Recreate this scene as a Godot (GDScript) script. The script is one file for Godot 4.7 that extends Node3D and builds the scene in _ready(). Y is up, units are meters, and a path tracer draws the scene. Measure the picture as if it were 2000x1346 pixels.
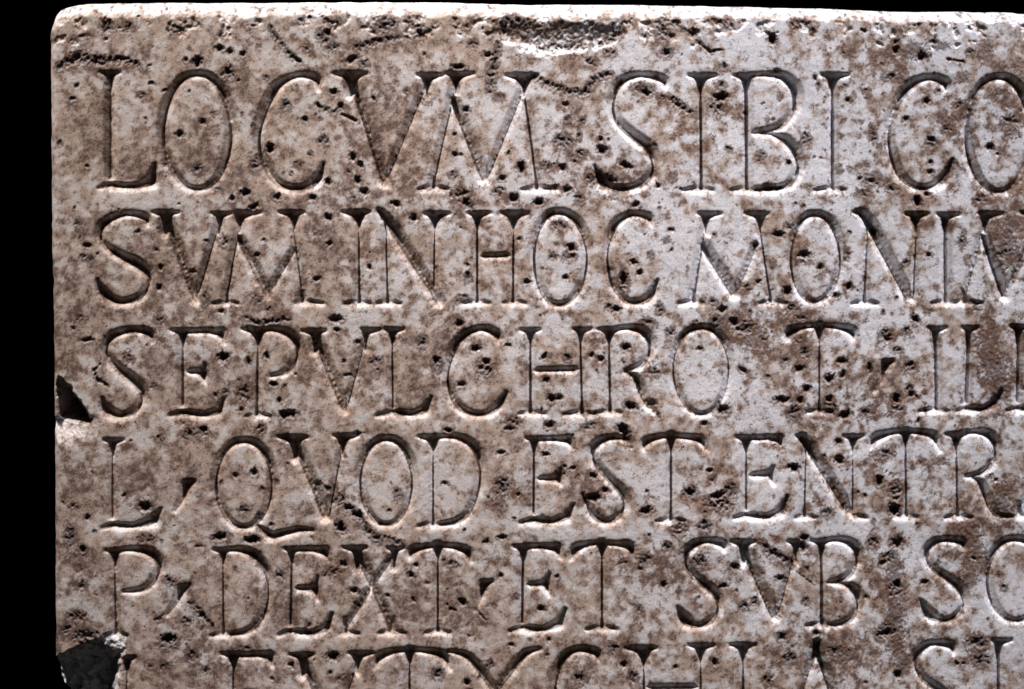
extends Node3D
# A weathered marble slab with a Latin inscription, lit by raking lamps from above.
# All measures on the slab are written in photograph pixels (2000 wide); one is half a millimetre.

const MM := 0.0005
const CELL := 1.65
const XR := 2130.0
const YB := 1460.0
const SLOPE := 2.0
const THICK := 170.0

var nu := 0
var nv := 0
var px := PackedFloat32Array()
var py := PackedFloat32Array()
var cut := PackedFloat32Array()      # carved letters, depth
var hole := PackedFloat32Array()     # pits, cracks, chips, edge wear: depth
var crust := PackedFloat32Array()    # 0..1 dark crust
var brown := PackedFloat32Array()    # 0..1 rust brown stain
var fresh := PackedFloat32Array()    # 0..1 freshly broken, unstained marble
var bias := PackedFloat32Array()       # more or less stained
var worn := PackedFloat32Array()       # stone rounded off round the letters
var rough := PackedFloat32Array()    # 0..1 broken, crumbly relief
var who := PackedInt32Array()        # number of the part a vertex belongs to
var parts: Array = []                # [name, label, parent index]
var wob := FastNoiseLite.new()
var ragged := FastNoiseLite.new()
var slab: Node3D


func noise(seed_: int, scale: float, octaves: int, kind := FastNoiseLite.TYPE_SIMPLEX_SMOOTH) -> FastNoiseLite:
	var n := FastNoiseLite.new()
	n.seed = seed_
	n.noise_type = kind
	n.frequency = 1.0 / scale
	n.fractal_type = FastNoiseLite.FRACTAL_FBM if octaves > 1 else FastNoiseLite.FRACTAL_NONE
	n.fractal_octaves = octaves
	n.fractal_gain = 0.55
	return n


func place(x: float, y: float, depth := 0.0) -> Vector3:
	return Vector3((x - 1000.0) * MM, (673.0 - y) * MM, -depth * MM)


# ------------------------------------------------------------------ outline
func table(at: float, t: Array) -> float:
	if at <= t[0][0]:
		return t[0][1]
	for k in range(1, t.size()):
		if at <= t[k][0]:
			var f: float = (at - t[k - 1][0]) / (t[k][0] - t[k - 1][0])
			return lerpf(t[k - 1][1], t[k][1], f)
	return t[-1][1]


func make_grid() -> void:
	var left := [[0, 97.0], [60, 97.5], [400, 100.0], [505, 101.0], [520, 104.0], [540, 102.5], [620, 104.0], [950, 106.5], [1290, 107.5], [1318, 108.0], [1332, 114.0], [1350, 127.0], [1400, 168.0], [1460, 190.0]]
	var top := [[97, 42.0], [99, 31.0], [103, 24.0], [112, 16.0], [125, 10.0], [142, 5.5], [165, 2.5], [300, 0.5], [520, 1.0], [600, -0.5], [860, -0.5], [960, 3.0], [1020, 4.5], [1250, 4.5], [1320, 6.5], [1500, 9.5], [1640, 13.0], [1730, 17.5], [1790, 19.0], [1850, 18.0], [1985, 19.5], [2000, 22.0], [2130, 24.0]]
	nu = int((XR - 97.0) / CELL) + 1
	nv = int(YB / CELL) + 1
	var n := nu * nv
	px.resize(n)
	py.resize(n)
	cut.resize(n)
	hole.resize(n)
	crust.resize(n)
	brown.resize(n)
	fresh.resize(n)
	rough.resize(n)
	bias.resize(n)
	who.resize(n)
	var edge := noise(3, 60.0, 3)
	var tops := PackedFloat32Array()
	for i in nu:
		var x := lerpf(97.0, XR, float(i) / (nu - 1))
		tops.append(table(x, top) + edge.get_noise_1d(x) * 1.2)
	for j in nv:
		var v := float(j) / (nv - 1)
		var yy := v * YB
		var xl := table(yy, left) + edge.get_noise_1d(yy + 5000.0) * 1.5
		for i in nu:
			var k := j * nu + i
			px[k] = xl + (XR - xl) * float(i) / (nu - 1)
			py[k] = tops[i] + v * (YB - tops[i])


# columns and rows that may hold the box, as [i0, i1, j0, j1]
func span(x0: float, y0: float, x1: float, y1: float) -> Array:
	var i0 := clampi(int((x0 - 112.0) / CELL) - 3, 0, nu - 1)
	var i1 := clampi(int((x1 - 94.0) / CELL) + 4, 0, nu - 1)
	var j0 := clampi(int((y0 - 44.0) / CELL), 0, nv - 1)
	var j1 := clampi(int((y1 + 2.0) / CELL) + 2, 0, nv - 1)
	if y0 < 60.0:
		j0 = 0
	if y1 > 1290.0 and x0 < 230.0:
		i0 = 0
	return [i0, i1, j0, j1]


# ------------------------------------------------------------------ carved strokes
func carve_segment(ax: float, ay: float, ar: float, bx: float, by: float, br: float, id: int, mid: Vector2) -> void:
	var m := maxf(ar, br) * 1.3 + 10.0
	# the wall away from the middle of the letter leans back, the one towards it stands steep
	var away := clampf(((ay + by) * 0.5 - mid.x) / mid.y, -1.0, 1.0)
	away = signf(away) * smoothstep(0.3, 0.95, absf(away)) * absf(bx - ax) / (absf(bx - ax) + absf(by - ay) * 0.7 + 0.01)
	var lean := 0.3 if away > 0.0 else 0.05
	if away < 0.0:
		ay -= away * 3.5
		by -= away * 3.5
	var s := span(minf(ax, bx) - m, minf(ay, by) - m, maxf(ax, bx) + m, maxf(ay, by) + m)
	var ex := bx - ax
	var ey := by - ay
	var el := maxf(ex * ex + ey * ey, 0.001)
	var R := 6.0
	for j in range(s[2], s[3] + 1):
		var row := j * nu
		for i in range(s[0], s[1] + 1):
			var k := row + i
			var dx := px[k] - ax
			var dy := py[k] - ay
			var t := clampf((dx * ex + dy * ey) / el, 0.0, 1.0)
			dx -= ex * t
			dy -= ey * t
			var far := sqrt(dx * dx + dy * dy)
			var o := dy * away / (far + 0.01)
			var h := lerpf(ar, br, t) - far * (1.0 - lean * o if o > 0.0 else 1.0 - 0.55 * o)
			if h > -R:
				h += wob.get_noise_2d(px[k], py[k]) * 1.6
				var soft := h
				if h < -R:
					soft = 0.0
				elif h < R:
					soft = (h + R) * (h + R) / (4.0 * R)
				if soft > cut[k]:
					cut[k] = soft
					if h > -2.0:
						who[k] = id


func carve(pts: PackedFloat32Array, curved: bool, id: int, mid: Vector2) -> void:
	var n := pts.size() / 3
	var steps := 5 if curved else 1
	for a in n - 1:
		var p := []
		for o in [-1, 0, 1, 2]:
			var q := clampi(a + o, 0, n - 1) * 3
			p.append(Vector3(pts[q], pts[q + 1], pts[q + 2] * 0.5))
		var last: Vector3 = p[1]
		for s in steps:
			var t := float(s + 1) / steps
			var nx: Vector3 = p[1].cubic_interpolate(p[2], p[0], p[3], t) if curved else p[2]
			# upright strokes are cut a little wider than level ones
			var more := lerpf(0.9, 2.3, absf(nx.y - last.y) / (absf(nx.x - last.x) + absf(nx.y - last.y) + 0.01))
			carve_segment(last.x, last.y, maxf(last.z, 0.5) + more, nx.x, nx.y, maxf(nx.z, 0.5) + more, id, mid)
			last = nx


func soften(a: PackedFloat32Array, times: int) -> PackedFloat32Array:
	for t in times:
		var b := a.duplicate()
		for j in range(1, nv - 1):
			for k in range(j * nu + 1, j * nu + nu - 1):
				if a[k] + a[k - 1] + a[k + 1] + a[k - nu] + a[k + nu] > 0.0:
					b[k] = 0.25 * a[k] + 0.125 * (a[k - 1] + a[k + 1] + a[k - nu] + a[k + nu]) + 0.0625 * (a[k - nu - 1] + a[k - nu + 1] + a[k + nu - 1] + a[k + nu + 1])
		a = b
	return a


# running mean over 2 w + 1 cells, along rows and then along columns
func spread(a: PackedFloat32Array, w: int) -> PackedFloat32Array:
	var b := a.duplicate()
	for pass_ in 2:
		var src := b.duplicate()
		var step := 1 if pass_ == 0 else nu
		var count := nu if pass_ == 0 else nv
		var lines := nv if pass_ == 0 else nu
		for l in lines:
			var at := l * (nu if pass_ == 0 else 1)
			var sum := 0.0
			for q in mini(w, count):
				sum += src[at + q * step]
			for q in count:
				if q + w < count:
					sum += src[at + (q + w) * step]
				if q - w - 1 >= 0:
					sum -= src[at + (q - w - 1) * step]
				b[at + q * step] = sum / (2 * w + 1)
	return b


func f3(list: Array) -> PackedFloat32Array:
	return PackedFloat32Array(list)


# A letter is a chain of strokes: s straight and c curved runs of x, y, width; t a top serif, b a bottom serif
# (from x, to x, y, stem x, stem width); o a ring (left, top, right, bottom, waist height, width of the sides, of the ends)
func letter(called: String, label: String, line: int, spec: String) -> void:
	var middle: float = [258.0, 502.0, 726.0, 936.0, 1150.0, 1356.0][line - 1]
	var mid := Vector2(middle, 112.0 if line == 1 else 84.0)
	parts.append([called, label, line])
	var id := parts.size()
	for piece in spec.split("/", false):
		var w := piece.strip_edges().split(" ", false)
		var a := PackedFloat32Array()
		for k in range(1, w.size()):
			a.append(w[k].to_float())
		match w[0]:
			"s":
				carve(a, false, id, mid)
			"c":
				carve(a, true, id, mid)
			"t":
				var wide := (a[1] - a[0]) * 0.44
				carve(f3([a[0], a[2], 2, lerpf(a[0], a[3], 0.5), a[2] + 3, wide * 0.42, a[3], a[2] + wide * 0.42, wide]), false, id, mid)
				carve(f3([a[3], a[2] + wide * 0.42, wide, lerpf(a[1], a[3], 0.5), a[2] + 3, wide * 0.42, a[1], a[2], 2]), false, id, mid)
				carve(f3([a[3], a[2] + wide * 0.42 + 4.5, wide * 0.9, a[3], a[2] + 24, lerpf(wide, a[4], 0.65), a[3], a[2] + 40, a[4]]), false, id, mid)
			"b":
				carve(f3([a[0], a[2], 1.5, lerpf(a[0], a[3], 0.55), a[2] - 3, 6, a[3], a[2] - 6, a[4] + 2, lerpf(a[1], a[3], 0.55), a[2] - 3, 6, a[1], a[2], 1.5]), false, id, mid)
				carve(f3([a[3], a[2] - 5, a[4] + 4, a[3], a[2] - 24, a[4]]), false, id, mid)
			"o":
				var cx: float = a[7] if a.size() > 7 else (a[0] + a[2]) * 0.5
				var run := PackedFloat32Array()
				for k in 33:
					var th := TAU * k / 32.0
					var co := cos(th)
					var si := sin(th)
					var x := cx + (a[2] - cx if co > 0 else cx - a[0]) * signf(co) * pow(absf(co), 0.94)
					var y := a[4] + (a[3] - a[4] if si > 0 else a[4] - a[1]) * signf(si) * pow(absf(si), 1.06)
					var thick := lerpf(a[6] + (2.0 if si < 0 else -2.5), a[5], absf(co)) + 3.5 * maxf(0.0, -sin(2.0 * th)) * (1.0 if si < 0 else 0.3)
					run.append_array([x, y, thick])
				carve(run, true, id, mid)


# ------------------------------------------------------------------ wear
# d: deep pit, r: rough crust, b: brown stain; x, y, half width, half height, turn in degrees
func pit(kind: String, x: float, y: float, rx: float, ry: float, turn: float, id := 0) -> void:
	var m := maxf(rx, ry) * 1.8 + 3.0
	var s := span(x - m, y - m, x + m, y + m)
	var c := cos(deg_to_rad(turn))
	var sn := sin(deg_to_rad(turn))
	var small := minf(rx, ry)
	for j in range(s[2], s[3] + 1):
		for i in range(s[0], s[1] + 1):
			var k := j * nu + i
			var dx := px[k] - x
			var dy := py[k] - y
			var qx := (dx * c + dy * sn) / rx
			var qy := (dy * c - dx * sn) / ry
			var q := sqrt(qx * qx + qy * qy)
			if q > 2.0:
				continue
			q += wob.get_noise_2d(px[k] * 1.1 + 900.0, py[k] * 1.1) * 0.5 + ragged.get_noise_2d(px[k], py[k]) * 0.2
			if kind == "d":
				var f := 1.0 - smoothstep(0.1, 1.05, q)
				hole[k] += f * small * 1.15
				crust[k] = maxf(crust[k], (1.0 - smoothstep(0.3, 1.1, q)) * (0.85 if small > 5.0 else 0.7))
				brown[k] = maxf(brown[k], (1.0 - smoothstep(0.8, 1.9, q)) * 0.9)
				rough[k] = maxf(rough[k], (1.0 - smoothstep(0.6, 1.3, q)) * 0.8)
				if id > 0 and q < 1.0 and who[k] == 0:
					who[k] = id
			elif kind == "r":
				var patch := clampf(0.75 + wob.get_noise_2d(px[k] * 0.7, py[k] * 0.7 + 400.0) * 1.3, 0.15, 1.2)
				hole[k] += (1.0 - smoothstep(0.2, 1.1, q)) * small * 0.28 * patch
				crust[k] = maxf(crust[k], (1.0 - smoothstep(0.2, 1.15, q)) * 0.85 * patch)
				brown[k] = maxf(brown[k], 1.0 - smoothstep(0.7, 1.9, q))
				rough[k] = maxf(rough[k], (1.0 - smoothstep(0.6, 1.3, q)) * patch)
			elif kind == "b":
				brown[k] = maxf(brown[k], 1.0 - smoothstep(0.35, 1.35, q))
				rough[k] = maxf(rough[k], (1.0 - smoothstep(0.6, 1.2, q)) * 0.4)
			else:
				q += wob.get_noise_2d(px[k] * 0.3, py[k] * 0.3 + 77.0) * 0.9
				var f := 1.0 - smoothstep(0.2, 1.35, q)
				if kind == "c":
					bias[k] = maxf(bias[k], f)
				else:
					bias[k] = minf(bias[k], -f)


func pits(spec: String) -> void:
	for piece in spec.split("/", false):
		var w := piece.strip_edges().split(" ", false)
		var a := []
		for k in range(1, w.size()):
			a.append(w[k].to_float())
		var rx: float = a[2]
		var ry: float = a[3] if a.size() > 3 else rx
		if w[0] == "r" or w[0] == "d":
			rx *= 1.12
			ry *= 1.12
		var id := 0
		if w[0] == "d" and rx * ry >= 60.0:
			parts.append(["pit", "", 0])
			id = parts.size()
		pit(w[0], a[0], a[1], rx, ry, a[4] if a.size() > 4 else 0.0, id)


# a crack or crumbled band: kind, then x, y, half width
func bands(spec: String) -> void:
	for piece in spec.split("/", false):
		var w := piece.strip_edges().split(" ", false)
		for k in range(1, w.size() - 5, 3):
			var a := Vector3(w[k].to_float(), w[k + 1].to_float(), w[k + 2].to_float())
			var b := Vector3(w[k + 3].to_float(), w[k + 4].to_float(), w[k + 5].to_float())
			var away := Vector2(b.x - a.x, b.y - a.y)
			var n := int(away.length() / (minf(a.z, b.z) * 1.7)) + 1
			for q in n + 1:
				var p := a.lerp(b, float(q) / n)
				if w[0] == "d":
					pit("d", p.x, p.y, p.z * 1.3, p.z * 0.75, rad_to_deg(away.angle()))
				else:
					pit(w[0], p.x, p.y, p.z * 1.25, p.z, rad_to_deg(away.angle()))


func inside_by(poly: PackedVector2Array, p: Vector2) -> float:
	var d := 1e9
	for k in poly.size():
		d = minf(d, p.distance_to(Geometry2D.get_closest_point_to_segment(p, poly[k], poly[(k + 1) % poly.size()])))
	return d if Geometry2D.is_point_in_polygon(p, poly) else -d


func break_corner(id_corner: int, id_notch: int) -> void:
	var corner := PackedVector2Array([Vector2(60, 1281), Vector2(109, 1280), Vector2(131, 1272), Vector2(170, 1255), Vector2(205, 1240), Vector2(228, 1236), Vector2(247, 1245), Vector2(246, 1268), Vector2(237, 1290), Vector2(234, 1318), Vector2(228, 1346), Vector2(236, 1400), Vector2(240, 1520), Vector2(60, 1520)])
	var notch := PackedVector2Array([Vector2(110, 731), Vector2(114, 733), Vector2(122, 741), Vector2(137, 754), Vector2(152, 776), Vector2(166, 800), Vector2(180, 818), Vector2(176, 828), Vector2(161, 832), Vector2(140, 828), Vector2(122, 824), Vector2(110, 808)])
	var n1 := noise(41, 26.0, 4)
	var n2 := noise(42, 9.0, 3)
	var s := span(90, 1225, 262, 1470)
	for j in range(s[2], nv):
		for i in range(0, s[1] + 1):
			var k := j * nu + i
			var p := Vector2(px[k], py[k])
			var d := inside_by(corner, p) + n1.get_noise_2d(p.x, p.y) * 5.0
			if d > -2.0:
				var shelf := 1.0 - smoothstep(6.0, 52.0, Vector2((p.x - 220.0) * 0.8, p.y - 1258.0).length())
				var dep := minf(maxf(d, 0.0) * lerpf(2.6, 0.25, shelf), 66.0 + n1.get_noise_2d(p.x * 0.6, p.y * 1.4) * 13.0)
				hole[k] = maxf(hole[k], dep + n2.get_noise_2d(p.x, p.y) * (1.2 if d > 3.0 else 0.0))
				fresh[k] = maxf(fresh[k], smoothstep(-1.0, 3.0, d))
				rough[k] = maxf(rough[k], smoothstep(0.0, 3.0, d) * (0.15 + 0.5 * shelf))
				if d > 0.0:
					who[k] = id_corner
	s = span(90, 715, 215, 905)
	for j in range(s[2], s[3] + 1):
		for i in range(0, s[1] + 1):
			var k := j * nu + i
			var p := Vector2(px[k], py[k])
			var d := inside_by(notch, p) + n1.get_noise_2d(p.x, p.y) * 5.0
			var ramp := (1.0 - smoothstep(812.0, 880.0, p.y)) * (1.0 - smoothstep(120.0, 205.0, p.x)) * smoothstep(808.0, 822.0, p.y)
			var dep := ramp * 22.0
			if d > 0.0:
				dep = maxf(dep, minf(d * 6.0, 130.0))
				who[k] = id_notch
				rough[k] = maxf(rough[k], 0.6)
			fresh[k] = maxf(fresh[k], ramp * 0.8)
			rough[k] = maxf(rough[k], minf(ramp * 2.0, 0.5))
			hole[k] = maxf(hole[k], dep)


func wear_edges() -> void:
	var n1 := noise(21, 70.0, 4)
	var n2 := noise(22, 18.0, 3)
	var n3 := noise(23, 34.0, 4)
	for j in nv:
		for i in nu:
			if i > 40 and j > 90:
				break
			var k := j * nu + i
			var x := px[k]
			var y := py[k]
			# the worn upper edge falls away towards the top
			var yt := py[i]
			var e := y - yt
			var wide := 31.0 + n1.get_noise_2d(x, 0.0) * 9.0 + n2.get_noise_2d(x, 40.0) * 4.0
			if x > 1000.0:
				wide -= 8.0 * smoothstep(1000.0, 1900.0, x)
			if e < wide:
				var f := 1.0 - e / wide
				hole[k] += 42.0 * pow(f, 1.25)
				fresh[k] = maxf(fresh[k], smoothstep(0.08, 0.42, f + n2.get_noise_2d(x, y) * 0.3) * 0.95)
				rough[k] = maxf(rough[k], 0.22 * f)
			# crumbly lip just under it
			var lip := e - wide
			if lip > -6.0 and lip < 60.0:
				var f := n3.get_noise_2d(x * 0.8, y * 1.0) - 0.06 - maxf(0.0, lip - 22.0) * 0.012 + minf(n1.get_noise_2d(x, 300.0), 0.12)
				if f > 0.0:
					hole[k] += minf(f * 16.0, 4.0)
					rough[k] = maxf(rough[k], minf(f * 3.0, 0.7))
			var xe := x - px[j * nu]
			var ws := 13.0 + n1.get_noise_2d(0.0, y) * 6.0
			if xe < ws:
				var f := 1.0 - xe / ws
				hole[k] += 12.0 * f * f


func top_break() -> void:
	# the shallow flake broken out of the upper edge
	var flake := PackedVector2Array([Vector2(955, 30), Vector2(1010, 26), Vector2(1050, 16), Vector2(1085, 24), Vector2(1130, 34), Vector2(1190, 40), Vector2(1222, 42), Vector2(1226, 66), Vector2(1195, 92), Vector2(1150, 98), Vector2(1120, 106), Vector2(1085, 111), Vector2(1050, 107), Vector2(1015, 98), Vector2(985, 84), Vector2(962, 62)])
	var n1 := noise(51, 20.0, 4)
	var s := span(930, 0, 1250, 130)
	for j in range(s[2], s[3] + 1):
		for i in range(s[0], s[1] + 1):
			var k := j * nu + i
			var p := Vector2(px[k], py[k])
			var d := inside_by(flake, p) + n1.get_noise_2d(p.x, p.y) * 7.0
			if d > 0.0:
				hole[k] = maxf(hole[k], minf(d * 0.7, 13.0) * smoothstep(26.0, 84.0, p.y) + n1.get_noise_2d(p.x, p.y) * 2.5)
				rough[k] = maxf(rough[k], smoothstep(0.0, 6.0, d) * 0.55)
				fresh[k] = maxf(fresh[k], smoothstep(-2.0, 4.0, d) * smoothstep(70.0, 96.0, p.y + n1.get_noise_2d(p.y, p.x) * 22.0))


# ------------------------------------------------------------------ the slab
func build_surface(mat: Material) -> Array:
	var swell := noise(61, 260.0, 2)
	var dent := noise(62, 26.0, 3)
	var grit := noise(63, 10.0, 4)
	var grain := noise(64, 2.7, 2)
	var tone := noise(71, 190.0, 4)
	var cloud := noise(72, 40.0, 5)
	var fleck := noise(73, 19.0, 4)
	var speck := noise(74, 6.0, 3)
	var warm := noise(75, 75.0, 4)
	var n := nu * nv
	var pos := PackedVector3Array()
	var col := PackedColorArray()
	pos.resize(n)
	col.resize(n)
	var white := Vector3(0.585, 0.575, 0.615)
	var pale := Vector3(0.43, 0.37, 0.345)
	var beige := Vector3(0.355, 0.265, 0.218)
	var umber := Vector3(0.103, 0.066, 0.057)
	var rust := Vector3(0.12, 0.066, 0.047)
	var soot := Vector3(0.04, 0.032, 0.034)
	var clean := Vector3(0.57, 0.555, 0.565)
	for k in n:
		var x := px[k]
		var y := py[k]
		var r := rough[k]
		var gr := grain.get_noise_2d(x, y)
		var g := grit.get_noise_2d(x, y)
		var depth := cut[k] * SLOPE + worn[k] * 0.5 + hole[k] + swell.get_noise_2d(x, y) * 2.0 + dent.get_noise_2d(x, y) * 0.55 + gr * (0.2 + 0.3 * r) + g * (0.16 + 2.7 * r)
		pos[k] = place(x, y, depth)
		# what the stone is stained with
		var right := lerpf(0.2, 0.82, smoothstep(400.0, 1600.0, x - 0.45 * maxf(0.0, y - 480.0)))
		var t := tone.get_noise_2d(x, y)
		var cl := cloud.get_noise_2d(x, y)
		var fl := fleck.get_noise_2d(x, y)
		var sp := speck.get_noise_2d(x, y)
		var wm := warm.get_noise_2d(x, y)
		var ochre := umber.lerp(rust, smoothstep(-0.1, 0.25, wm + right * 0.3 - 0.1))
		var bi: float = bias[k]
		var stain := smoothstep(-0.30, 0.34, t * 0.5 + cl * 0.75 + fl * 0.3 + lerpf(0.2, -0.1, right) + bi * 0.3)
		var c := pale.lerp(white, right).lerp(beige, stain)
		# soft brown clouds, sharper brown blotches with darker hearts, fine freckles
		var soft_brown := smoothstep(-0.15, 0.55, wm * 0.6 + cl * 0.75 + fl * 0.25 + bi * 0.42)
		c = c.lerp(ochre.lerp(beige, 0.3), soft_brown * lerpf(0.58, 0.66, right))
		var dark := smoothstep(0.06, 0.50, cl * 0.45 + fl * 0.6 + wm * 0.3 + sp * 0.4 + gr * 0.2 + bi * 0.3)
		c = c.lerp(ochre, dark * lerpf(0.6, 0.88, right))
		c = c.lerp(umber * 0.6, smoothstep(0.30, 0.62, cl * 0.45 + fl * 0.6 + wm * 0.3 + sp * 0.4 + gr * 0.3 + bi * 0.26) * 0.75)
		var dots := smoothstep(0.27, 0.43, fl * 0.3 + sp * 0.8 + cl * 0.2 + bi * 0.06)
		c = c.lerp(ochre, dots * 0.7)
		var bf: float = brown[k]
		if bf > 0.0:
			c = c.lerp(ochre, smoothstep(0.2, 0.75, bf + fl * 0.45 + sp * 0.4) * 0.82)
		var fr := fresh[k]
		if fr > 0.0:
			c = c.lerp(clean, fr * clampf(0.95 - 0.6 * dots - smoothstep(0.1, 0.4, fl + cl * 0.6) * 0.55, 0.0, 1.0))
		var cr := crust[k]
		if cr > 0.0:
			c = c.lerp(soot, smoothstep(0.25, 0.75, cr + sp * 0.45 + g * 0.35) * 0.82)
		c *= 1.0 + grain.get_noise_2d(x + 777.0, y) * 0.34
		col[k] = Color(c.x, c.y, c.z)
	var nor := PackedVector3Array()
	nor.resize(n)
	for j in nv:
		for i in nu:
			var k := j * nu + i
			var a := pos[k + 1 if i < nu - 1 else k] - pos[k - 1 if i > 0 else k]
			var b := pos[k - nu if j > 0 else k] - pos[k + nu if j < nv - 1 else k]
			nor[k] = a.cross(b).normalized()
	# every cell goes to the part of its first corner
	var buckets := []
	for q in parts.size() + 1:
		buckets.append(PackedInt32Array())
	for j in nv - 1:
		for i in nu - 1:
			var k := j * nu + i
			buckets[who[k]].append(k)
	var map := PackedInt32Array()
	map.resize(n)
	var stamp := PackedInt32Array()
	stamp.resize(n)
	stamp.fill(-1)
	var meshes := []
	for q in buckets.size():
		var vp := PackedVector3Array()
		var vn := PackedVector3Array()
		var vc := PackedColorArray()
		var ix := PackedInt32Array()
		for k in buckets[q]:
			for o in [k, k + 1, k + nu, k + nu + 1]:
				if stamp[o] != q:
					stamp[o] = q
					map[o] = vp.size()
					vp.append(pos[o])
					vn.append(nor[o])
					vc.append(col[o])
			var a := map[k]
			var b := map[k + 1]
			var c := map[k + nu]
			var d := map[k + nu + 1]
			ix.append_array([a, b, c, b, d, c])
		if ix.is_empty():
			meshes.append(null)
			continue
		var arr := []
		arr.resize(Mesh.ARRAY_MAX)
		arr[Mesh.ARRAY_VERTEX] = vp
		arr[Mesh.ARRAY_NORMAL] = vn
		arr[Mesh.ARRAY_COLOR] = vc
		arr[Mesh.ARRAY_INDEX] = ix
		var me := ArrayMesh.new()
		me.add_surface_from_arrays(Mesh.PRIMITIVE_TRIANGLES, arr)
		me.surface_set_material(0, mat)
		meshes.append(me)
	# the sides and the back
	var st := SurfaceTool.new()
	st.begin(Mesh.PRIMITIVE_TRIANGLES)
	st.set_smooth_group(-1)
	var ring := PackedInt32Array()
	for i in range(0, nu - 1):
		ring.append(i)
	for j in range(0, nv - 1):
		ring.append(j * nu + nu - 1)
	for i in range(nu - 1, 0, -1):
		ring.append((nv - 1) * nu + i)
	for j in range(nv - 1, 0, -1):
		ring.append(j * nu)
	st.set_color(Color(0.5, 0.47, 0.45))
	var back := -THICK * MM
	var mid := place((XR + 97.0) * 0.5, YB * 0.5, THICK)
	for q in ring.size():
		var a := pos[ring[q]]
		var b := pos[ring[(q + 1) % ring.size()]]
		var a2 := Vector3(a.x, a.y, back)
		var b2 := Vector3(b.x, b.y, back)
		for p in [a, a2, b, b, a2, b2, a2, mid, b2]:
			st.add_vertex(p)
	st.generate_normals()
	st.set_material(mat)
	meshes.append(st.commit())
	return meshes


func add_part(called: String, me: Mesh, parent: Node3D, label := "") -> MeshInstance3D:
	var o := MeshInstance3D.new()
	o.name = numbered(called)
	o.mesh = me
	if label:
		o.set_meta("label", label)
	parent.add_child(o, true)
	return o


var used := {}


func numbered(called: String) -> String:
	used[called] = used.get(called, -1) + 1
	return called if used[called] == 0 else "%s_%03d" % [called, used[called]]


func lamp(at: Vector3, towards: Vector3, cone: float, radius: float, energy: float, color: Color) -> void:
	var l := SpotLight3D.new()
	l.name = numbered("raking_or_fill_lamp")
	l.spot_angle = cone
	l.spot_angle_attenuation = 1.0
	l.spot_range = 12.0
	l.spot_attenuation = 2.0
	l.light_size = radius
	l.light_energy = energy
	l.light_color = color
	l.shadow_enabled = true
	add_child(l, true)
	l.look_at_from_position(at, towards, Vector3(0, 0, 1))


func _ready() -> void:
	var cam := Camera3D.new()
	cam.name = "camera"
	cam.position = Vector3(0, 0, 2.6)
	cam.fov = rad_to_deg(2.0 * atan(0.3365 / 2.6))
	cam.near = 0.05
	cam.far = 20.0
	add_child(cam)
	var env := Environment.new()
	env.background_mode = Environment.BG_COLOR
	env.background_color = Color(0, 0, 0)
	env.tonemap_mode = Environment.TONE_MAPPER_LINEAR
	env.tonemap_exposure = 1.0
	env.sdfgi_enabled = true
	env.ssao_enabled = true
	env.ssil_enabled = true
	var we := WorldEnvironment.new()
	we.name = "environment"
	we.environment = env
	add_child(we)
	lamp(Vector3(-1.22, 2.6, 1.0), Vector3(-0.3, 0.1, 0), 17.0, 0.13, 17.5, Color(1.0, 0.975, 0.95))
	lamp(Vector3(1.35, 2.6, 1.0), Vector3(0.4, 0.1, 0), 17.0, 0.13, 16.8, Color(0.99, 0.985, 1.0))
	lamp(Vector3(0.5, -0.2, 3.2), Vector3(0, 0, 0), 22.0, 0.4, 0.18, Color(0.95, 0.97, 1.0))  # added weak frontal fill, only there to lift the groove and chip shadows

	wob = noise(11, 9.0, 3)
	ragged = noise(12, 4.5, 2)
	make_grid()
	slab = Node3D.new()
	slab.name = "marble_slab"
	slab.set_meta("label", "weathered white marble slab with carved Latin capitals and a broken lower left corner")
	slab.set_meta("kind", "thing")
	slab.set_meta("category", "inscribed slab")
	slab.position = place(1000, YB, THICK * 0.5)
	add_child(slab)
	write_lines()
	cut = soften(cut, 1)
	worn = spread(spread(cut, 5), 4)
	wear_edges()
	parts.append(["broken_notch", "dark broken notch in the left edge beside the third line", 0])
	parts.append(["broken_corner", "grey broken surface of the lower left corner", 0])
	break_corner(parts.size(), parts.size() - 1)
	top_break()
	weather()
	hole = soften(hole, 1)

	var mat := StandardMaterial3D.new()
	mat.resource_name = "weathered marble"
	mat.vertex_color_use_as_albedo = true
	mat.roughness = 0.52
	mat.metallic_specular = 0.45
	var fine := NoiseTexture2D.new()
	fine.width = 512
	fine.height = 512
	fine.seamless = true
	fine.as_normal_map = true
	fine.bump_strength = 3.0
	fine.noise = noise(91, 2.8, 2)
	mat.normal_enabled = true
	mat.normal_texture = fine
	mat.normal_scale = 0.3
	mat.uv1_triplanar = true
	mat.uv1_scale = Vector3(5, 5, 5)
	var meshes := build_surface(mat)
	var shift := -slab.position
	var lines := []
	for q in 6:
		var l := Node3D.new()
		l.name = numbered("text_line")
		l.set_meta("label", LINES[q])
		l.position = shift
		slab.add_child(l, true)
		lines.append(l)
	add_part("front_face", meshes[0], slab).position = shift
	for q in parts.size():
		if meshes[q + 1] == null:
			continue
		var p: Array = parts[q]
		if p[2] > 0:
			add_part(p[0], meshes[q + 1], lines[p[2] - 1], p[1])
		else:
			add_part(p[0], meshes[q + 1], slab, p[1]).position = shift
	add_part("slab_body", meshes[-1], slab).position = shift


const LINES := ["first carved line, reading LOCVM SIBI CO", "second carved line, reading SVM IN HOC MONIM", "third carved line, reading SEPVLCHRO T ILL", "fourth carved line, reading L QVOD EST ENTRA", "fifth carved line, reading P DEXT ET SVB SO", "sixth carved line, cut by the lower border, reading EVTYCHIA SI"]


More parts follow.
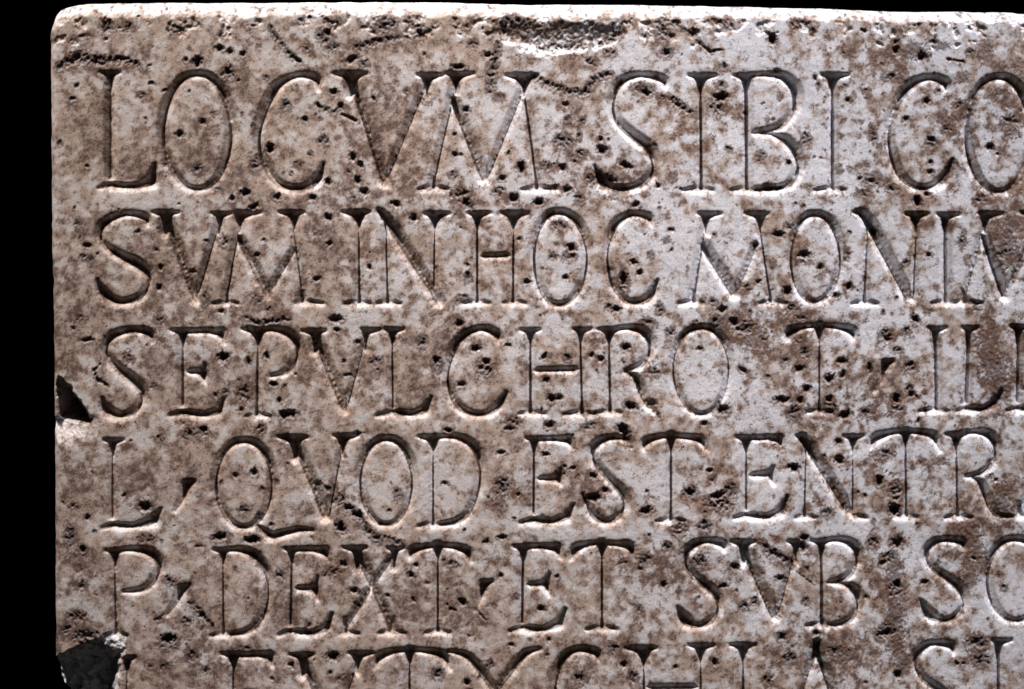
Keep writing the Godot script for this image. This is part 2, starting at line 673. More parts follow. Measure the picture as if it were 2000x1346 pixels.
func row(line: int, list: Array) -> void:
	for a in list:
		if a[0] == ".":
			letter("carved_dot", "wedge-shaped word divider carved in the %s line" % ["first", "second", "third", "fourth", "fifth", "sixth"][line - 1], line, a[1])
		else:
			letter("carved_letter", "carved capital letter %s in the %s line" % [a[0], ["first", "second", "third", "fourth", "fifth", "sixth"][line - 1]], line, a[1])


func write_lines() -> void:
	row(1, [
		["L", "t 195 233 139 214 13/s 214 170 13 214 345 13/s 192 367 1.5 205 362 7 214 359 14 240 363 9 270 362 10 296 352 21 303 322 2"],
		["O", "o 318 143 451 368 256 15 9 385"],
		["C", "c 622 174 2 617 153 16 580 146 10 535 176 18 505 262 14 521 330 17 553 362 13 594 364 12 620 348 18 632 320 2"],
		["V", "t 650 717 141 687 22/s 687 155 23 708 215 22 750 354 19/t 815 866 144 834 12/s 832 160 11 754 350 10"],
		["M", "t 870 926 141 890 11/s 889 165 10 846 355 10/b 817 876 369 846 10/s 884 192 18 946 350 19/s 950 350 10 1018 180 10/t 988 1051 145 1024 13/s 1024 172 12 1048 350 12/b 1020 1090 370 1049 12"],
		["S", "c 1299 170 2 1294 154 14 1250 145 10 1211 161 16 1197 200 14 1206 236 14 1235 264 18 1267 290 20 1277 322 14 1262 352 14 1220 367 12 1180 357 20 1162 325 2"],
		["I", "t 1345 1399 145 1369 14/s 1369 170 13 1370 350 13/b 1333 1393 371 1370 12"],
		["B", "t 1433 1480 145 1458 17/s 1458 165 17 1459 350 14/b 1428 1480 371 1459 12/c 1462 145 6 1500 144 9 1534 152 18 1555 183 21 1546 222 14 1518 250 12 1468 259 5/c 1468 259 5 1510 263 10 1545 283 18 1561 318 16 1550 350 14 1525 365 12 1468 369 9"],
		["I", "t 1604 1657 144 1627 15/s 1627 170 14 1627 350 14/b 1592 1650 371 1627 12"],
		["C", "c 1848 178 2 1845 160 16 1810 151 12 1768 178 18 1737 252 12 1750 326 16 1782 361 12 1818 364 12 1843 347 18 1860 313 2"],
		["O", "o 1888 149 2014 373 258 15 10 1952"],
	])
	row(2, [
		["S", "c 287 439 2 282 424 14 246 416 11 208 432 15 194 456 12 206 481 12 240 503 16 276 522 20 291 548 14 275 576 13 238 588 11 205 576 20 190 548 2"],
		["V", "t 298 349 412 323 20/s 324 425 21 380 584 19/t 414 450 415 428 11/s 429 428 10 384 577 9"],
		["M", "t 456 509 413 467 10/s 467 430 9 442 580 9/b 415 464 593 442 9/s 466 464 17 521 573 18/s 523 572 10 575 486 9/t 546 592 413 574 10/s 573 435 9 591 578 10/b 576 630 592 591 10"],
		["I", "t 668 722 412 700 10/s 700 435 10 702 580 10/b 673 723 593 702 10"],
		["N", "s 740 411 8 752 425 18 770 450 22 857 589 18/s 753 436 9 757 580 10/b 735 782 593 757 10/t 828 878 415 849 9/s 849 435 8 847 585 8"],
		["H", "t 913 958 414 932 12/s 932 440 11 932 580 11/b 903 956 592 932 10/t 979 1033 414 1003 11/s 1003 440 10 1002 580 10/b 984 1026 592 1002 10/s 938 501 7 997 499 8"],
		["O", "o 1043 413 1147 594 498 11 11 1090"],
		["C", "c 1270 438 2 1267 424 14 1235 417 10 1202 439 15 1186 495 10 1198 556 13 1223 586 10 1252 588 12 1271 576 16 1284 549 2"],
		["M", "t 1364 1408 415 1379 10/s 1378 432 9 1355 580 10/b 1327 1373 592 1355 10/s 1373 478 17 1434 574 18/s 1438 570 9 1477 478 8/t 1456 1501 415 1486 11/s 1485 440 10 1506 580 10/b 1485 1536 592 1506 10"],
		["O", "o 1545 417 1642 588 500 11 9 1591"],
		["N", "s 1668 412 4 1684 416 16 1696 432 22 1776 583 18/s 1695 444 9 1689 582 9/b 1666 1714 593 1689 9/t 1769 1813 416 1790 9/s 1790 436 8 1785 585 8"],
		["I", "t 1832 1874 417 1847 14/s 1847 440 14 1848 580 13/b 1820 1869 592 1848 11"],
		["M", "t 1912 1960 415 1925 10/s 1925 435 9 1884 578 10/b 1861 1917 592 1884 10/s 1922 464 16 1962 578 17/s 1966 572 10 2016 468 10/t 1994 2040 413 2017 11/s 2017 436 10 2034 580 10/b 2016 2066 592 2034 10"],
	])
	row(3, [
		["S", "c 296 666 2 291 651 15 260 643 11 220 655 15 205 680 12 216 706 14 242 730 18 268 752 19 278 775 14 265 799 12 238 810 11 210 801 20 199 779 2"],
		["E", "t 334 376 643 356 12/s 356 665 12 356 790 12/s 356 647 9 405 645 9 430 650 16 437 669 2/s 358 727 5 384 727 9 396 730 18 400 748 2/s 396 730 14 400 714 2/s 331 811 2 356 804 13 400 809 9 427 802 14 437 779 2"],
		["P", "t 474 530 641 503 12/s 503 665 12 501 795 12/b 481 528 813 501 11/c 508 642 6 540 643 11 570 657 18 582 684 15 572 712 12 556 728 9 528 736 2"],
		["V", "t 590 636 644 616 18/s 617 660 19 672 800 17/t 707 742 642 714 9/s 713 660 8 677 795 8"],
		["L", "t 751 789 641 766 10/s 766 665 9 767 795 10/s 735 811 2 767 803 12 805 808 9 830 799 16 842 777 2"],
		["C", "c 973 670 2 969 652 16 935 641 10 895 667 16 874 728 11 886 780 14 913 804 12 948 807 9 972 794 15 989 768 3"],
		["H", "t 1017 1054 642 1036 11/s 1036 665 11 1036 790 11/b 1015 1064 808 1036 11/t 1120 1154 641 1134 11/s 1134 665 10 1137 790 10/b 1101 1162 809 1137 11/s 1038 724 7 1132 722 8"],
		["R", "t 1168 1214 641 1190 12/s 1190 665 12 1192 790 11/b 1168 1213 806 1192 11/c 1194 643 6 1228 639 9 1258 649 17 1271 676 14 1260 706 11 1240 719 8 1219 725 2/c 1220 726 3 1240 737 12 1252 763 16 1262 787 11 1279 805 4"],
		["O", "o 1315 638 1424 808 712 8 8 1371"],
		["T", "c 1538 664 2 1544 648 17 1572 637 9 1601 635 9 1632 637 9 1663 646 16 1671 666 2/s 1601 642 18 1601 665 10 1601 785 9/b 1578 1625 805 1601 9"],
		[".", "s 1747 705 2 1730 713 17 1723 736 10 1708 763 3"],
		["I", "t 1814 1848 639 1828 14/s 1828 660 14 1830 785 13/b 1796 1851 803 1830 11"],
		["L", "t 1880 1911 638 1893 15/s 1893 660 15 1888 785 14/s 1870 803 2 1889 796 14 1920 799 9 1944 788 15 1957 764 2"],
		["L", "t 1974 2010 636 1990 13/s 1990 660 13 1988 785 12/s 1968 802 2 1989 796 13 2018 799 9 2042 788 15 2055 764 2"],
	])
	row(4, [
		["L", "t 202 241 857 219 10/s 219 880 9 219 1010 9/s 199 1031 2 219 1024 12 260 1027 8 300 1015 18 313 995 2"],
		[".", "s 379 941 4 364 949 18 356 974 11 341 997 3"],
		["Q", "o 421 860 531 1029 940 12 9 476/c 502 1026 4 528 1045 13 555 1040 12 585 1034 8 611 1035 3"],
		["V", "t 543 601 852 576 19/s 577 868 19 612 950 18 634 1010 16/t 652 700 849 669 9/s 668 868 8 641 1012 8"],
		["O", "o 703 856 805 1024 936 11 8 755"],
		["D", "t 817 866 851 846 9/s 846 875 9 846 1005 9/b 817 862 1027 846 9/c 850 852 6 892 853 11 926 874 18 939 915 14 931 966 11 911 1005 12 880 1021 10 846 1023 6"],
		["E", "t 1028 1064 854 1043 11/s 1043 878 11 1042 1000 11/s 1043 857 8 1085 856 9 1110 859 15 1118 875 2/s 1045 936 5 1076 936 9 1090 935 16 1096 946 2/s 1091 933 12 1095 919 2/s 1016 1021 2 1042 1014 13 1080 1018 9 1108 1008 15 1120 986 2"],
		["S", "c 1229 868 2 1223 856 13 1192 854 10 1165 868 16 1157 888 12 1170 915 12 1195 942 14 1215 962 17 1220 985 12 1208 1008 12 1185 1018 9 1158 1005 13 1138 967 2"],
		["T", "c 1257 878 2 1263 862 14 1288 853 9 1311 851 9 1342 853 9 1368 859 14 1382 879 2/s 1311 856 20 1311 878 12 1311 1002 11/b 1282 1337 1018 1311 11"],
		["E", "t 1438 1480 852 1458 10/s 1458 875 10 1458 995 10/s 1458 855 8 1500 854 9 1522 858 15 1530 877 2/s 1460 929 5 1490 928 9 1504 928 16 1512 945 2/s 1505 926 12 1511 913 2/s 1434 1012 2 1458 1005 12 1500 1009 9 1525 999 15 1538 971 2"],
		["N", "s 1556 850 2 1568 856 17 1580 874 20 1660 1000 17/s 1574 882 8 1572 998 9/b 1554 1594 1011 1572 9/t 1648 1686 850 1667 8/s 1666 872 7 1666 1000 8/s 1660 1004 10 1692 1011 2"],
		["T", "c 1702 874 2 1711 856 16 1742 844 9 1770 842 9 1800 844 9 1825 853 14 1837 880 2/s 1770 848 18 1770 870 11 1771 995 10/b 1746 1792 1010 1771 10"],
		["R", "t 1847 1892 846 1869 12/s 1869 870 11 1871 992 11/b 1847 1897 1011 1871 11/c 1873 846 6 1906 842 9 1934 851 17 1947 877 13 1937 907 10 1918 924 8 1887 932 3/c 1899 933 3 1915 943 12 1926 968 15 1935 992 12 1950 1006 8 1978 1009 2"],
		["A", "s 2046 845 14 2001 985 9 1992 1004 9/b 1978 2020 1010 1993 9/s 2046 845 14 2100 1000 18/s 2016 950 7 2080 950 7"],
	])
	row(5, [
		["P", "t 206 246 1073 223 10/s 223 1095 9 226 1220 9/b 205 248 1241 226 9/c 228 1073 5 262 1072 11 296 1082 18 311 1108 15 300 1135 11 278 1152 9 240 1157 2"],
		[".", "s 369 1144 3 354 1153 17 346 1174 11 326 1200 4"],
		["D", "t 417 452 1072 435 9/s 435 1095 9 436 1220 9/b 412 458 1241 436 9/c 440 1073 6 466 1073 10 497 1085 16 520 1118 14 524 1160 10 513 1202 12 487 1230 11 440 1240 5"],
		["E", "t 556 590 1070 569 11/s 569 1092 11 567 1220 11/s 569 1072 8 610 1072 9 634 1077 16 642 1095 2/s 570 1150 4 600 1151 9 615 1151 18 621 1172 2/s 615 1149 13 620 1129 2/s 544 1240 2 567 1232 12 610 1236 8 638 1226 15 648 1200 2"],
		["X", "t 670 715 1068 697 16/s 698 1080 17 763 1222 16/b 740 792 1237 764 13/t 757 788 1069 770 10/s 769 1082 9 729 1140 10 675 1224 10/b 664 700 1238 674 10"],
		["T", "c 800 1090 2 806 1075 16 832 1067 9 855 1065 9 884 1067 9 911 1077 16 920 1097 2/s 855 1070 19 855 1090 11 855 1220 10/b 832 879 1236 855 10"],
		[".", "s 961 1136 4 945 1144 17 938 1168 11 928 1191 3"],
		["E", "t 1004 1044 1066 1022 12/s 1021 1088 12 1020 1215 12/s 1022 1067 9 1060 1066 9 1087 1071 16 1096 1089 2/s 1024 1143 4 1052 1142 8 1066 1142 17 1073 1162 2/s 1066 1141 13 1073 1123 2/s 995 1233 2 1020 1225 13 1060 1229 9 1093 1217 17 1104 1191 2"],
		["T", "c 1116 1091 2 1124 1073 17 1150 1062 9 1176 1060 9 1205 1062 9 1230 1068 17 1239 1091 2/s 1176 1066 19 1176 1086 12 1176 1212 11/b 1146 1205 1229 1176 11"],
		["S", "c 1415 1075 2 1410 1062 14 1378 1056 10 1350 1068 15 1338 1092 11 1348 1118 12 1375 1142 15 1398 1162 17 1404 1185 12 1392 1210 12 1362 1222 10 1338 1210 22 1324 1188 2"],
		["V", "t 1427 1475 1056 1453 17/s 1454 1074 18 1513 1208 16/t 1540 1574 1056 1555 9/s 1553 1075 9 1517 1204 9"],
		["B", "t 1586 1622 1055 1605 14/s 1605 1075 13 1606 1208 14/b 1576 1628 1222 1606 12/c 1608 1056 6 1640 1053 9 1668 1066 17 1676 1090 14 1665 1118 11 1645 1133 9 1616 1138 4/c 1616 1138 4 1648 1141 9 1673 1158 17 1677 1184 12 1664 1207 11 1640 1218 9 1608 1221 5"],
		["S", "c 1883 1072 2 1878 1058 13 1843 1053 10 1818 1065 14 1810 1088 12 1824 1112 10 1852 1131 14 1877 1152 17 1884 1180 10 1868 1204 10 1842 1211 9 1815 1200 20 1800 1175 2"],
		["O", "o 1929 1052 2042 1212 1128 12 9 1985"],
	])
	row(6, [
		["I", "t 226 264 1283 247 10/s 247 1300 10 247 1430 10"],
		["E", "t 432 478 1275 455 11/s 455 1298 11 455 1425 11/s 455 1279 9 505 1278 10 526 1282 16 533 1300 2/s 455 1356 5 500 1356 10/s 432 1446 2 455 1438 12 520 1440 9 540 1410 2"],
		["V", "t 566 611 1277 592 18/s 593 1292 18 648 1436 16/t 682 728 1274 698 9/s 697 1290 9 653 1430 9"],
		["T", "c 732 1304 2 742 1283 16 772 1271 9 800 1269 9 832 1271 9 866 1281 16 880 1307 2/s 800 1275 19 800 1298 11 800 1425 10/b 778 1824 1442 800 10"],
		["Y", "c 872 1271 2 890 1273 7 914 1283 13 938 1311 15 966 1352 13/c 1056 1266 2 1040 1270 8 1022 1281 14 996 1314 13 968 1354 10/s 968 1354 11 968 1430 11/b 945 992 1442 968 11"],
		["C", "c 1168 1289 2 1164 1275 15 1128 1268 11 1098 1290 17 1084 1342 12 1095 1405 15 1124 1436 11 1160 1430 13 1180 1405 2"],
		["H", "t 1222 1282 1264 1258 12/s 1258 1290 11 1258 1425 11/b 1236 1282 1441 1258 11/t 1347 1395 1259 1369 11/s 1369 1285 10 1369 1420 10/b 1347 1392 1438 1369 10/s 1262 1344 8 1366 1343 8"],
		["I", "t 1427 1476 1258 1452 12/s 1452 1285 11 1452 1420 11/b 1428 1476 1436 1452 11"],
		["A", "s 1596 1256 10 1594 1272 16 1578 1312 9 1548 1408 9 1538 1425 9/b 1518 1560 1436 1538 9/s 1594 1268 16 1606 1296 16 1648 1425 18/b 1622 1672 1436 1648 14/s 1564 1380 7 1630 1378 7"],
		["S", "c 1863 1277 2 1858 1261 15 1822 1256 10 1797 1272 15 1788 1298 11 1803 1325 12 1835 1350 16 1858 1376 18 1862 1402 12 1845 1425 11 1820 1430 9 1794 1418 16 1782 1392 2"],
		["I", "t 1938 1976 1249 1951 14/s 1951 1275 13 1952 1415 12/b 1926 1978 1432 1952 11"],
	])


func weather() -> void:
	bands("r 118 130 10 150 113 13 192 119 11 235 118 9 268 128 7/d 226 114 4 250 114 4/r 140 76 6 172 70 6/r 528 56 7 549 86 6 571 111 7/d 566 106 3 584 120 7/r 700 92 9 735 82 9 772 76 9/r 974 88 7 963 130 10 958 176 9/r 1045 152 7 1078 168 9 1107 180 9 1143 181 9 1162 157 9 1188 144 8/d 620 204 6 628 210 3/r 628 210 6 653 221 5/r 653 221 6 668 212 7/d 668 224 4 694 235 6/r 1307 190 7 1330 206 9 1354 224 7/r 1318 51 7 1354 66 5 1369 88 6/d 1369 88 4 1387 101 5 1409 97 4/r 1050 96 7 1125 92 11 1170 86 9/d 1162 88 5 1185 84 5/r 1190 80 8 1214 62 8/d 195 712 3 183 724 4 191 742 5 209 753 4/r 653 977 9 680 992 9 707 1009 8/d 690 1000 4 704 1008 4/r 697 1010 8 735 1054 9/r 735 1046 6 786 1061 6/r 374 1178 7 394 1202 9 412 1224 7/d 392 1200 3 405 1214 4/d 930 1192 4 948 1211 3/r 1500 1078 9 1545 1100 9/r 1486 1060 7 1520 1086 9/d 1556 1116 2 1590 1143 2/r 478 621 7 505 631 7 560 624 8/d 520 629 4 545 627 4/b 1922 665 24 1940 710 30 1955 758 26/b 1895 1040 24 1905 1080 26 1895 1130 20/b 1958 960 20 1955 1000 22/d 1852 116 4 1880 121 4/r 1720 1240 9 1750 1232 8/b 1745 1100 22 1752 1160 24 1745 1240 24 1765 1300 18/d 1500 364 4 1525 366 4")
	pits("r 210 52 13 13/r 250 53 13 11/r 338 67 7/r 351 58 6/d 429 94 9 7/d 449 101 7 6/d 475 105 6/r 430 67 5/d 363 117 5/d 385 121 11 10/r 446 143 14 14/d 446 140 8 6/r 521 154 6/d 295 163 6 4/r 277 186 8 7/d 369 178 3/d 396 238 9 6 10/d 351 262 9 7/r 385 331 10 9/d 528 290 8/r 500 322 11 15/d 479 377 11 8/d 454 388 6/d 541 385 8 7/r 116 279 6/r 424 369 11 4/d 265 122 6 4/r 635 71 14 16/d 640 62 7/r 600 95 9/r 650 92 13 8/d 686 117 15 7 -20/r 712 125 8/r 751 49 20 16/r 820 65 13 14/d 822 70 7 5/r 913 52 8/r 925 85 9 8/d 952 107 9 5 25/d 895 131 13 6/r 558 205 9 11/d 652 180 9 7/d 595 233 6 6/d 665 208 6 8/r 632 275 10/d 527 290 8 10/r 583 322 9 7/r 606 300 5/d 689 306 8 8 40/d 704 322 8 6 40/d 698 352 7 9/d 711 375 9 7 30/d 640 355 7/r 680 336 6/d 610 386 9 6/r 744 327 6/d 771 397 9 5/r 832 196 9 8/d 889 302 6/d 888 263 4/r 885 342 8/r 903 383 16 14/d 912 398 14 8 40")
	pits("d 911 214 6/r 975 190 10 7/d 953 107 8 5/r 1003 45 22 13/r 980 58 12/r 1191 101 12 9/r 1155 122 12 10/r 1301 103 12 11/d 1303 102 6/r 1295 60 14 20/r 1310 45 14 9/d 1105 204 7 5/r 1110 236 7 9/r 1136 238 6 10 30/r 1099 276 16 13/r 1131 265 5 9/d 1173 272 6 5/d 1188 273 3/d 1176 293 11 9/d 1223 324 14 7 30/r 1131 303 12 8 -30/d 1099 328 9 7/r 1070 325 14 8/d 1018 328 9 12/d 981 349 7 6/d 993 299 4/d 1107 370 9 7/d 1085 364 7 4/d 1003 388 10 9/d 1053 395 10 8/r 974 375 12 9/r 1131 389 8 11/r 1185 348 22 8 20/d 1195 350 12 5 20/r 1155 351 11 11/r 1206 380 14 9/d 1286 363 5/r 1256 175 20 11 15/d 1262 182 12 6 25/r 1298 193 14 7 20/b 1316 268 9/d 1509 77 9 11/r 1553 49 9 11/r 1416 40 14 9/r 1413 131 8/d 1408 190 15 10 -15/r 1402 212 16 13/r 1408 166 9 8/b 1500 238 6 10/b 1523 190 8 10/r 1485 306 9 10/d 1541 318 5/r 1500 363 10 6/d 1592 152 4 6/r 1598 166 4 8/b 1330 253 10 13/b 1393 270 6/r 1422 291 6/b 1315 345 10 16/d 1800 110 11 9/d 1750 97 8 9/d 1824 82 8 6/r 1753 79 5/r 1895 101 9 6/b 1574 270 11 20/r 1574 272 9 12/r 1693 178 7/d 1656 195 5/b 1683 238 6/r 1705 265 8 14/d 1809 198 8 7/d 1769 232 6 5/r 1833 178 6/r 1820 280 11 12/d 1820 272 9 5/b 1851 240 22 18/r 1851 252 12 8/r 1872 205 10 7/d 1818 317 5/d 1818 336 7 5/d 1934 287 8 7/b 1973 245 24 34/r 1973 236 14 9/b 1964 180 12 12/b 1705 350 26 20/r 1700 356 14 9/r 1684 378 12 8/d 1793 392 8 12/d 1811 379 7 5/r 1919 389 14 10/r 1744 369 12 8/r 1866 321 7/b 1980 370 20 14/b 1640 330 10 12/b 1660 330 9 8/b 1760 150 26 16/b 1780 100 40 22/r 1740 150 14 8/b 1925 100 20 30/b 1880 150 18 14/d 1506 77 7 9/b 1840 90 20 10")
	pits("r 152 438 7/d 170 480 8 6/r 176 507 8 7/r 160 500 7 5/d 313 522 6 6/d 311 562 7 6/d 143 641 5 4/d 171 664 12 5/r 436 471 11 11/d 503 498 6 5/d 495 404 12 6 -20/r 399 584 7 13/d 432 608 7 5/r 455 602 6/r 506 587 11 10/r 526 606 6 5/d 436 698 12 10/r 311 447 5/d 375 530 9 5/d 402 472 5 4/r 155 620 7/r 311 626 10 9/b 250 694 14 11/r 250 700 9 6/d 485 706 5 10/d 521 695 6 8/d 533 750 7 4/d 641 425 9 7 30/d 643 477 7 6/d 618 545 9 5 -20/d 722 522 5 5/d 808 426 8 8/d 775 398 9 5 30/d 711 374 8 5/d 655 623 14 8/d 658 645 7 5/d 897 632 8 8/d 698 669 7 5/r 732 706 11 8/r 823 667 10 12/r 852 715 9 16/d 852 704 8 7/d 928 682 8 5/r 948 721 16 16/d 950 706 9 6/d 900 750 9 6/r 555 626 7/r 519 629 12 5/r 585 575 8 9/r 622 456 7 5/r 903 581 10 6/r 915 539 6 9/r 862 425 6/d 1051 395 9 7/d 1241 400 9 6/d 1116 484 10 8/r 1113 500 12 10/r 1081 501 7/d 1105 542 6 5/d 1029 551 8 6/d 1015 467 5 4/d 1311 449 6 4/b 1301 470 10/d 1238 513 8 6/d 1218 545 9 15/r 1220 560 10 8/d 1250 533 6 6/r 1271 498 6 7/d 1203 605 9 7/r 1188 599 7/r 1268 629 14 7 20/r 1289 605 7 12/b 1093 438 24 15/r 1093 440 16 9/d 929 680 10 5/d 992 675 6 4/d 1063 697 8 5 -40/r 1107 700 8 10/d 1155 694 7 5/d 1173 701 7 6/b 1162 667 12 16/d 1222 679 9 8/d 1066 742 9 7 30/r 914 542 7 10/d 1520 458 11 7/d 1571 498 13 8/r 1571 510 12 6/r 1540 441 8 6/d 1602 522 7 6/b 1602 540 12 9/d 1538 569 9 11/d 1553 398 4 3/r 1393 591 8/d 1410 605 10 7/d 1434 629 10 8 30/r 1455 643 20 14/b 1399 623 20 14/r 1395 632 10/r 1458 563 9 8/r 1547 602 12 10/r 1565 620 13 7/d 1633 578 8 6/d 1367 681 6 4/r 1556 661 9/r 1574 691 9 9/d 1561 721 11 7/r 1532 703 8 9/d 1452 724 10 5 30/r 1491 666 7/r 1274 727 14 9/r 1309 649 9 8/b 1350 640 14 10/b 1470 660 40 30")
	pits("d 1658 560 8 7/r 1655 495 6 12/d 1814 498 5 5/d 1791 393 7 12 -30/d 1812 380 6 5/d 1788 623 7 11 -30/d 1711 453 9 6 40/r 1770 513 7/r 1880 471 7 12/b 1964 480 30 44/r 1960 495 14 9/b 1976 435 26 18/r 1675 412 8 5/d 1735 663 9 6/r 1730 655 12 12/r 1770 649 9 9/r 1753 685 10 7/d 1646 706 10 7/r 1571 688 9 10/d 1646 733 6 10 20/d 1699 721 6 11/r 1778 718 13 11/d 1778 712 9 5/r 1776 759 8/b 1940 637 12 16/b 1928 623 16 14/b 1907 599 18 14/r 1907 602 8/b 1812 605 12 14/b 1850 440 10 16/r 360 824 12 5/r 369 849 11 11/r 396 844 13 11/d 398 838 9 5/r 311 858 8/d 283 990 13 10/d 243 968 5 4/d 170 1011 6/r 143 989 10 6/d 460 929 6 5/d 496 923 7 8 -30/r 476 996 10 9/r 513 957 6/r 506 1006 6/r 464 703 5/d 553 812 10 8/r 509 840 9/r 301 754 6/r 440 766 6/r 476 769 14 16/d 564 809 18 8 -5/d 534 751 8 5/r 554 755 5/d 577 731 4 3/d 545 782 5/d 671 706 4/d 681 733 11 4/r 563 907 5/r 539 941 6/r 777 966 8 10/d 869 944 7 4/d 875 841 9 5/d 621 945 7/d 640 955 9 5 30/r 665 971 9/d 698 846 7 4/d 665 1031 9 13 -25/d 695 1005 12 6 15/d 490 1054 14 7/d 530 1025 5 4/d 948 1059 7 4/r 546 1124 8 11/d 670 1102 9 6/r 650 1118 16 9/d 692 1154 10 6 15/d 812 1104 7 4/d 803 1124 9 6 50/d 903 1176 11 7 35/r 882 1102 12 7/d 882 1191 9 4 20/d 650 1282 13 9/r 668 1325 14 5 -20/d 570 1300 6/r 855 1316 11 11/d 913 1332 6/d 936 1325 4/d 644 1315 4/d 757 1164 4")
	pits("r 161 1080 9 13/d 161 1072 7 6/r 155 1108 7/r 137 1047 11 20/r 286 1054 15 11/r 330 1135 13 8 20/d 328 1248 16 9/r 328 1260 17 11/d 430 1049 16 8 -15/d 494 1054 14 8 -5/d 388 1067 9 2/r 375 1283 12 13/r 402 1309 7/r 322 1303 9/r 295 1301 6/r 313 1208 9 8/r 363 1214 11 8/r 158 1145 11 9/r 479 1267 14 4/r 150 1205 16 10/r 165 1245 22 14/r 128 1230 12 10/d 1262 998 12 8 -20/d 1158 973 14 9/d 1182 959 9 6/d 1216 838 12 9 15/d 1222 848 8 9/r 1304 1068 10 9/r 1327 1035 14 16/d 981 1050 9 5/d 950 1059 6 3/d 1057 1190 9 6/d 1088 1127 6 4/r 1009 1166 6/r 965 1181 5/d 978 1124 5/d 1072 1249 4/d 998 1260 8 4/r 1247 1190 7/r 1219 1098 10 8/b 1259 1092 24 16/r 1259 1095 11/d 1219 1298 7 6/r 1200 1267 10/d 1319 1303 5 4/r 1235 1324 10/r 956 1298 8/d 911 1332 6/r 1133 1326 12/r 981 952 14 18/b 975 985 16 24/d 979 885 8 5/d 1065 888 8 5/d 1120 915 8 4/d 1160 930 9 7 20/d 1077 779 9 8/d 1092 777 6/r 1150 832 16 7 -15/d 1074 830 10 7/r 1002 824 16 9/d 997 838 12 5 -10/d 1232 794 14 8 20/d 1273 787 10 7 30/d 1411 800 12 9/r 1411 805 14 10/d 1375 828 8 5/d 1528 782 16 7/r 1550 806 12 14/d 1563 783 7/r 1350 1003 0.1/r 1348 965 14 12/d 1348 962 9 7/d 1402 968 19 7 -15/r 1402 985 24 16/r 1427 958 12 14/d 1386 920 7 5/r 1391 936 7 7/r 1376 1028 13 12/r 1330 1032 12 10/r 1616 1002 10 9/d 1437 1108 9 9/d 1413 1145 9 5 -15/r 1452 1184 9 9/r 1476 1175 8/r 1366 1098 13 13/b 1571 1108 13 14/r 1575 1112 6/d 1523 1130 9 6/d 1595 1237 7 6/r 1526 1243 11 8/r 1541 1288 13 11/d 1396 1294 10 6 40/r 1500 1329 9 10/d 1296 1142 6 7/b 1512 1050 9 7/d 1571 1050 9 6/d 1548 912 12 6/d 1553 915 9 8/b 1530 880 8/d 1639 863 7 6/d 1640 900 11 9 30/b 1720 890 26 16/r 1730 886 14 9/d 1718 940 9 10/d 1747 996 12 12/r 1750 960 13 18/r 1753 1059 13 13/d 1753 1062 8/r 1705 1062 11 12/r 1735 1089 16 10 -25/d 1723 1100 9 5 -30/r 1750 1151 15 20/d 1752 1142 9 6/r 1729 1237 16 14/d 1806 1138 9 5/b 1910 1265 26 34/r 1908 1255 20 12/r 1915 1292 16 12/b 1643 1280 28 22/r 1635 1272 16 10/b 1875 1026 22 12/d 1753 1318 8/r 1527 1246 8/r 1574 1175 7/r 1961 1148 6/b 1625 945 10 12/b 1594 970 9/d 1576 760 9 7/b 1830 1100 10 8/b 1840 900 16 10/b 1800 900 12/d 1570 1070 9/b 1590 860 9/d 1648 990 5/d 1620 780 9 7/d 1650 810 13 8 -20/r 1620 800 14/b 1700 800 22 14/r 1690 806 10/d 1750 780 9 11/r 1750 800 12 12/d 1780 770 7/b 1930 810 26 12/d 1620 740 9")
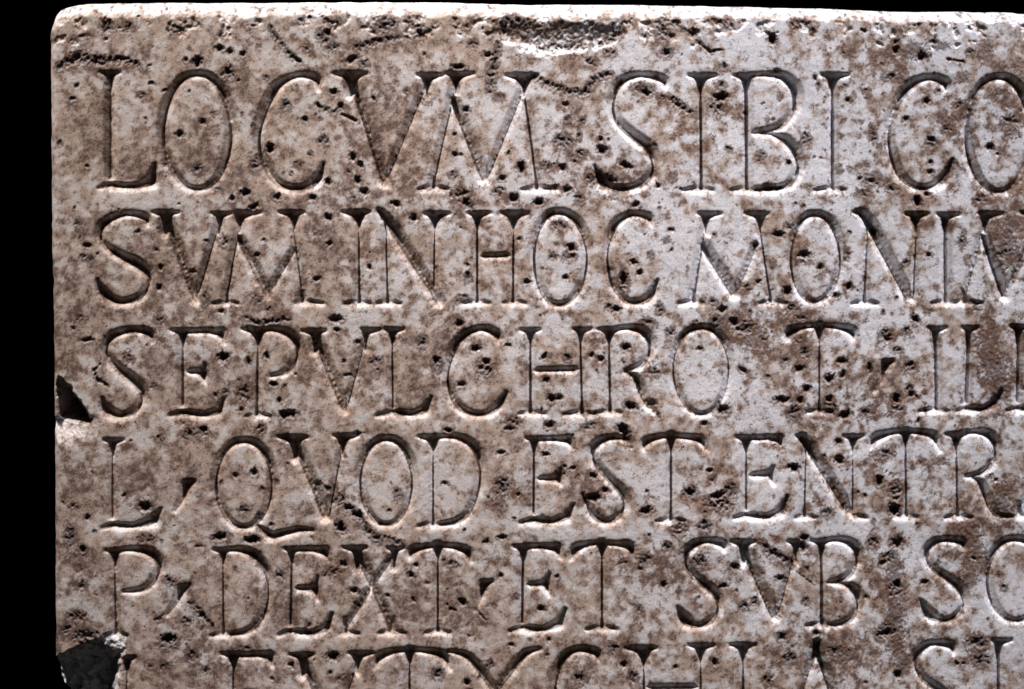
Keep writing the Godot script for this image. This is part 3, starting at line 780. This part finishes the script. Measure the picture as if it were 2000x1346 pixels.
	pits("c 250 330 70 50/c 180 440 60 40/c 260 600 110 30/c 300 700 40 90/c 420 750 60 50/c 130 700 40 60/c 380 900 50 50/c 270 930 60 60/c 160 960 50 80/c 330 1060 90 40/c 560 1190 70 50/c 460 1290 90 40/c 350 1290 80 50/c 790 1170 60 60/c 800 740 60 70/c 870 660 50 60/c 580 700 50 60/c 180 250 50 70/c 780 320 50 80/c 190 120 90 30/c 640 85 90 40/c 760 70 70 36/c 1000 60 70 34/c 1115 92 90 26/c 1125 220 46 60/c 1110 290 70 50/c 1190 350 60 30/c 620 390 150 24/c 905 392 50 30/c 640 490 60 90/c 560 620 90 22/c 500 595 60 30/c 1092 436 40 26/c 1220 555 30 40/c 1430 625 110 44/c 1565 630 70 50/c 1700 345 70 50/c 1960 420 70 70/c 1965 200 40 60/c 1790 100 150 44/c 1870 240 44 60/c 1935 700 46 110/c 1960 970 40 90/c 1885 1080 50 140/c 1745 1110 50 170/c 1640 1280 90 60/c 1545 1280 60 50/c 1400 980 90 50/c 1255 1092 90 44/c 1205 1270 60 44/c 1335 1030 60 40/c 985 970 50 100/c 1150 960 50 50/c 475 765 44 44/c 545 840 60 40/c 690 985 80 44/c 150 1240 80 40/c 150 1085 50 70/c 330 1140 60 40/c 650 1110 60 50/c 400 580 60 70/c 320 520 50 120/c 150 620 60 120/c 420 350 80 50/c 1740 420 90 50/c 1560 690 70 50/c 1740 730 80 80/c 1560 810 90 50/c 1930 800 60 60/c 1300 1110 80 50/c 1130 1300 60 50/c 900 1190 60 70/c 720 720 60 50/c 480 170 50 60/c 390 300 60 70/c 740 240 70 110")
	pits("w 1400 430 70 60/w 1330 500 80 60/w 1350 560 60 30/w 1560 230 60 90/w 1900 55 50 40/w 1850 90 40 40/w 1780 1070 26 60/w 1660 480 50 70/w 1730 490 40 60/w 1720 600 50 50/w 1850 510 40 60/w 1590 330 70 40/w 1470 330 50 80/w 1230 100 50 50/w 1290 590 60 40/w 860 950 70 80/w 1500 200 50 60/w 1320 120 60 40/w 1470 90 60 50/w 1210 240 40 40/w 1090 520 46 60/w 1960 1170 60 60/w 1980 1300 60 60/w 1400 420 80 30/w 1640 1040 60 30/w 1500 950 60 70/w 1900 880 50 40/w 1840 710 40 60/w 1280 950 50 40/w 1480 1000 80 40/w 760 960 50 70/w 260 390 90 20/w 680 620 60 20/w 560 110 40 30/w 980 240 60 80/w 290 1130 40 40/w 240 1030 90 20/w 990 1020 100 16/w 1180 1040 120 16/w 1850 120 40 30/w 1400 760 80 40")
	var rng := RandomNumberGenerator.new()
	rng.seed = 5
	var patchy := noise(75, 75.0, 4)
	for q in 1500:
		var x := rng.randf_range(115, 2110)
		var y := rng.randf_range(60, 1450)
		var r := 1.5 + 3.2 * pow(rng.randf(), 2.0)
		if q % 14 == 0:
			y = rng.randf_range(6, 34)
		elif patchy.get_noise_2d(x, y) + rng.randf_range(-0.2, 0.2) < 0.06:
			continue
		pit("d" if rng.randf() < 0.45 else "r", x, y, r * rng.randf_range(1.0, 1.7), r, rng.randf_range(0, 180))
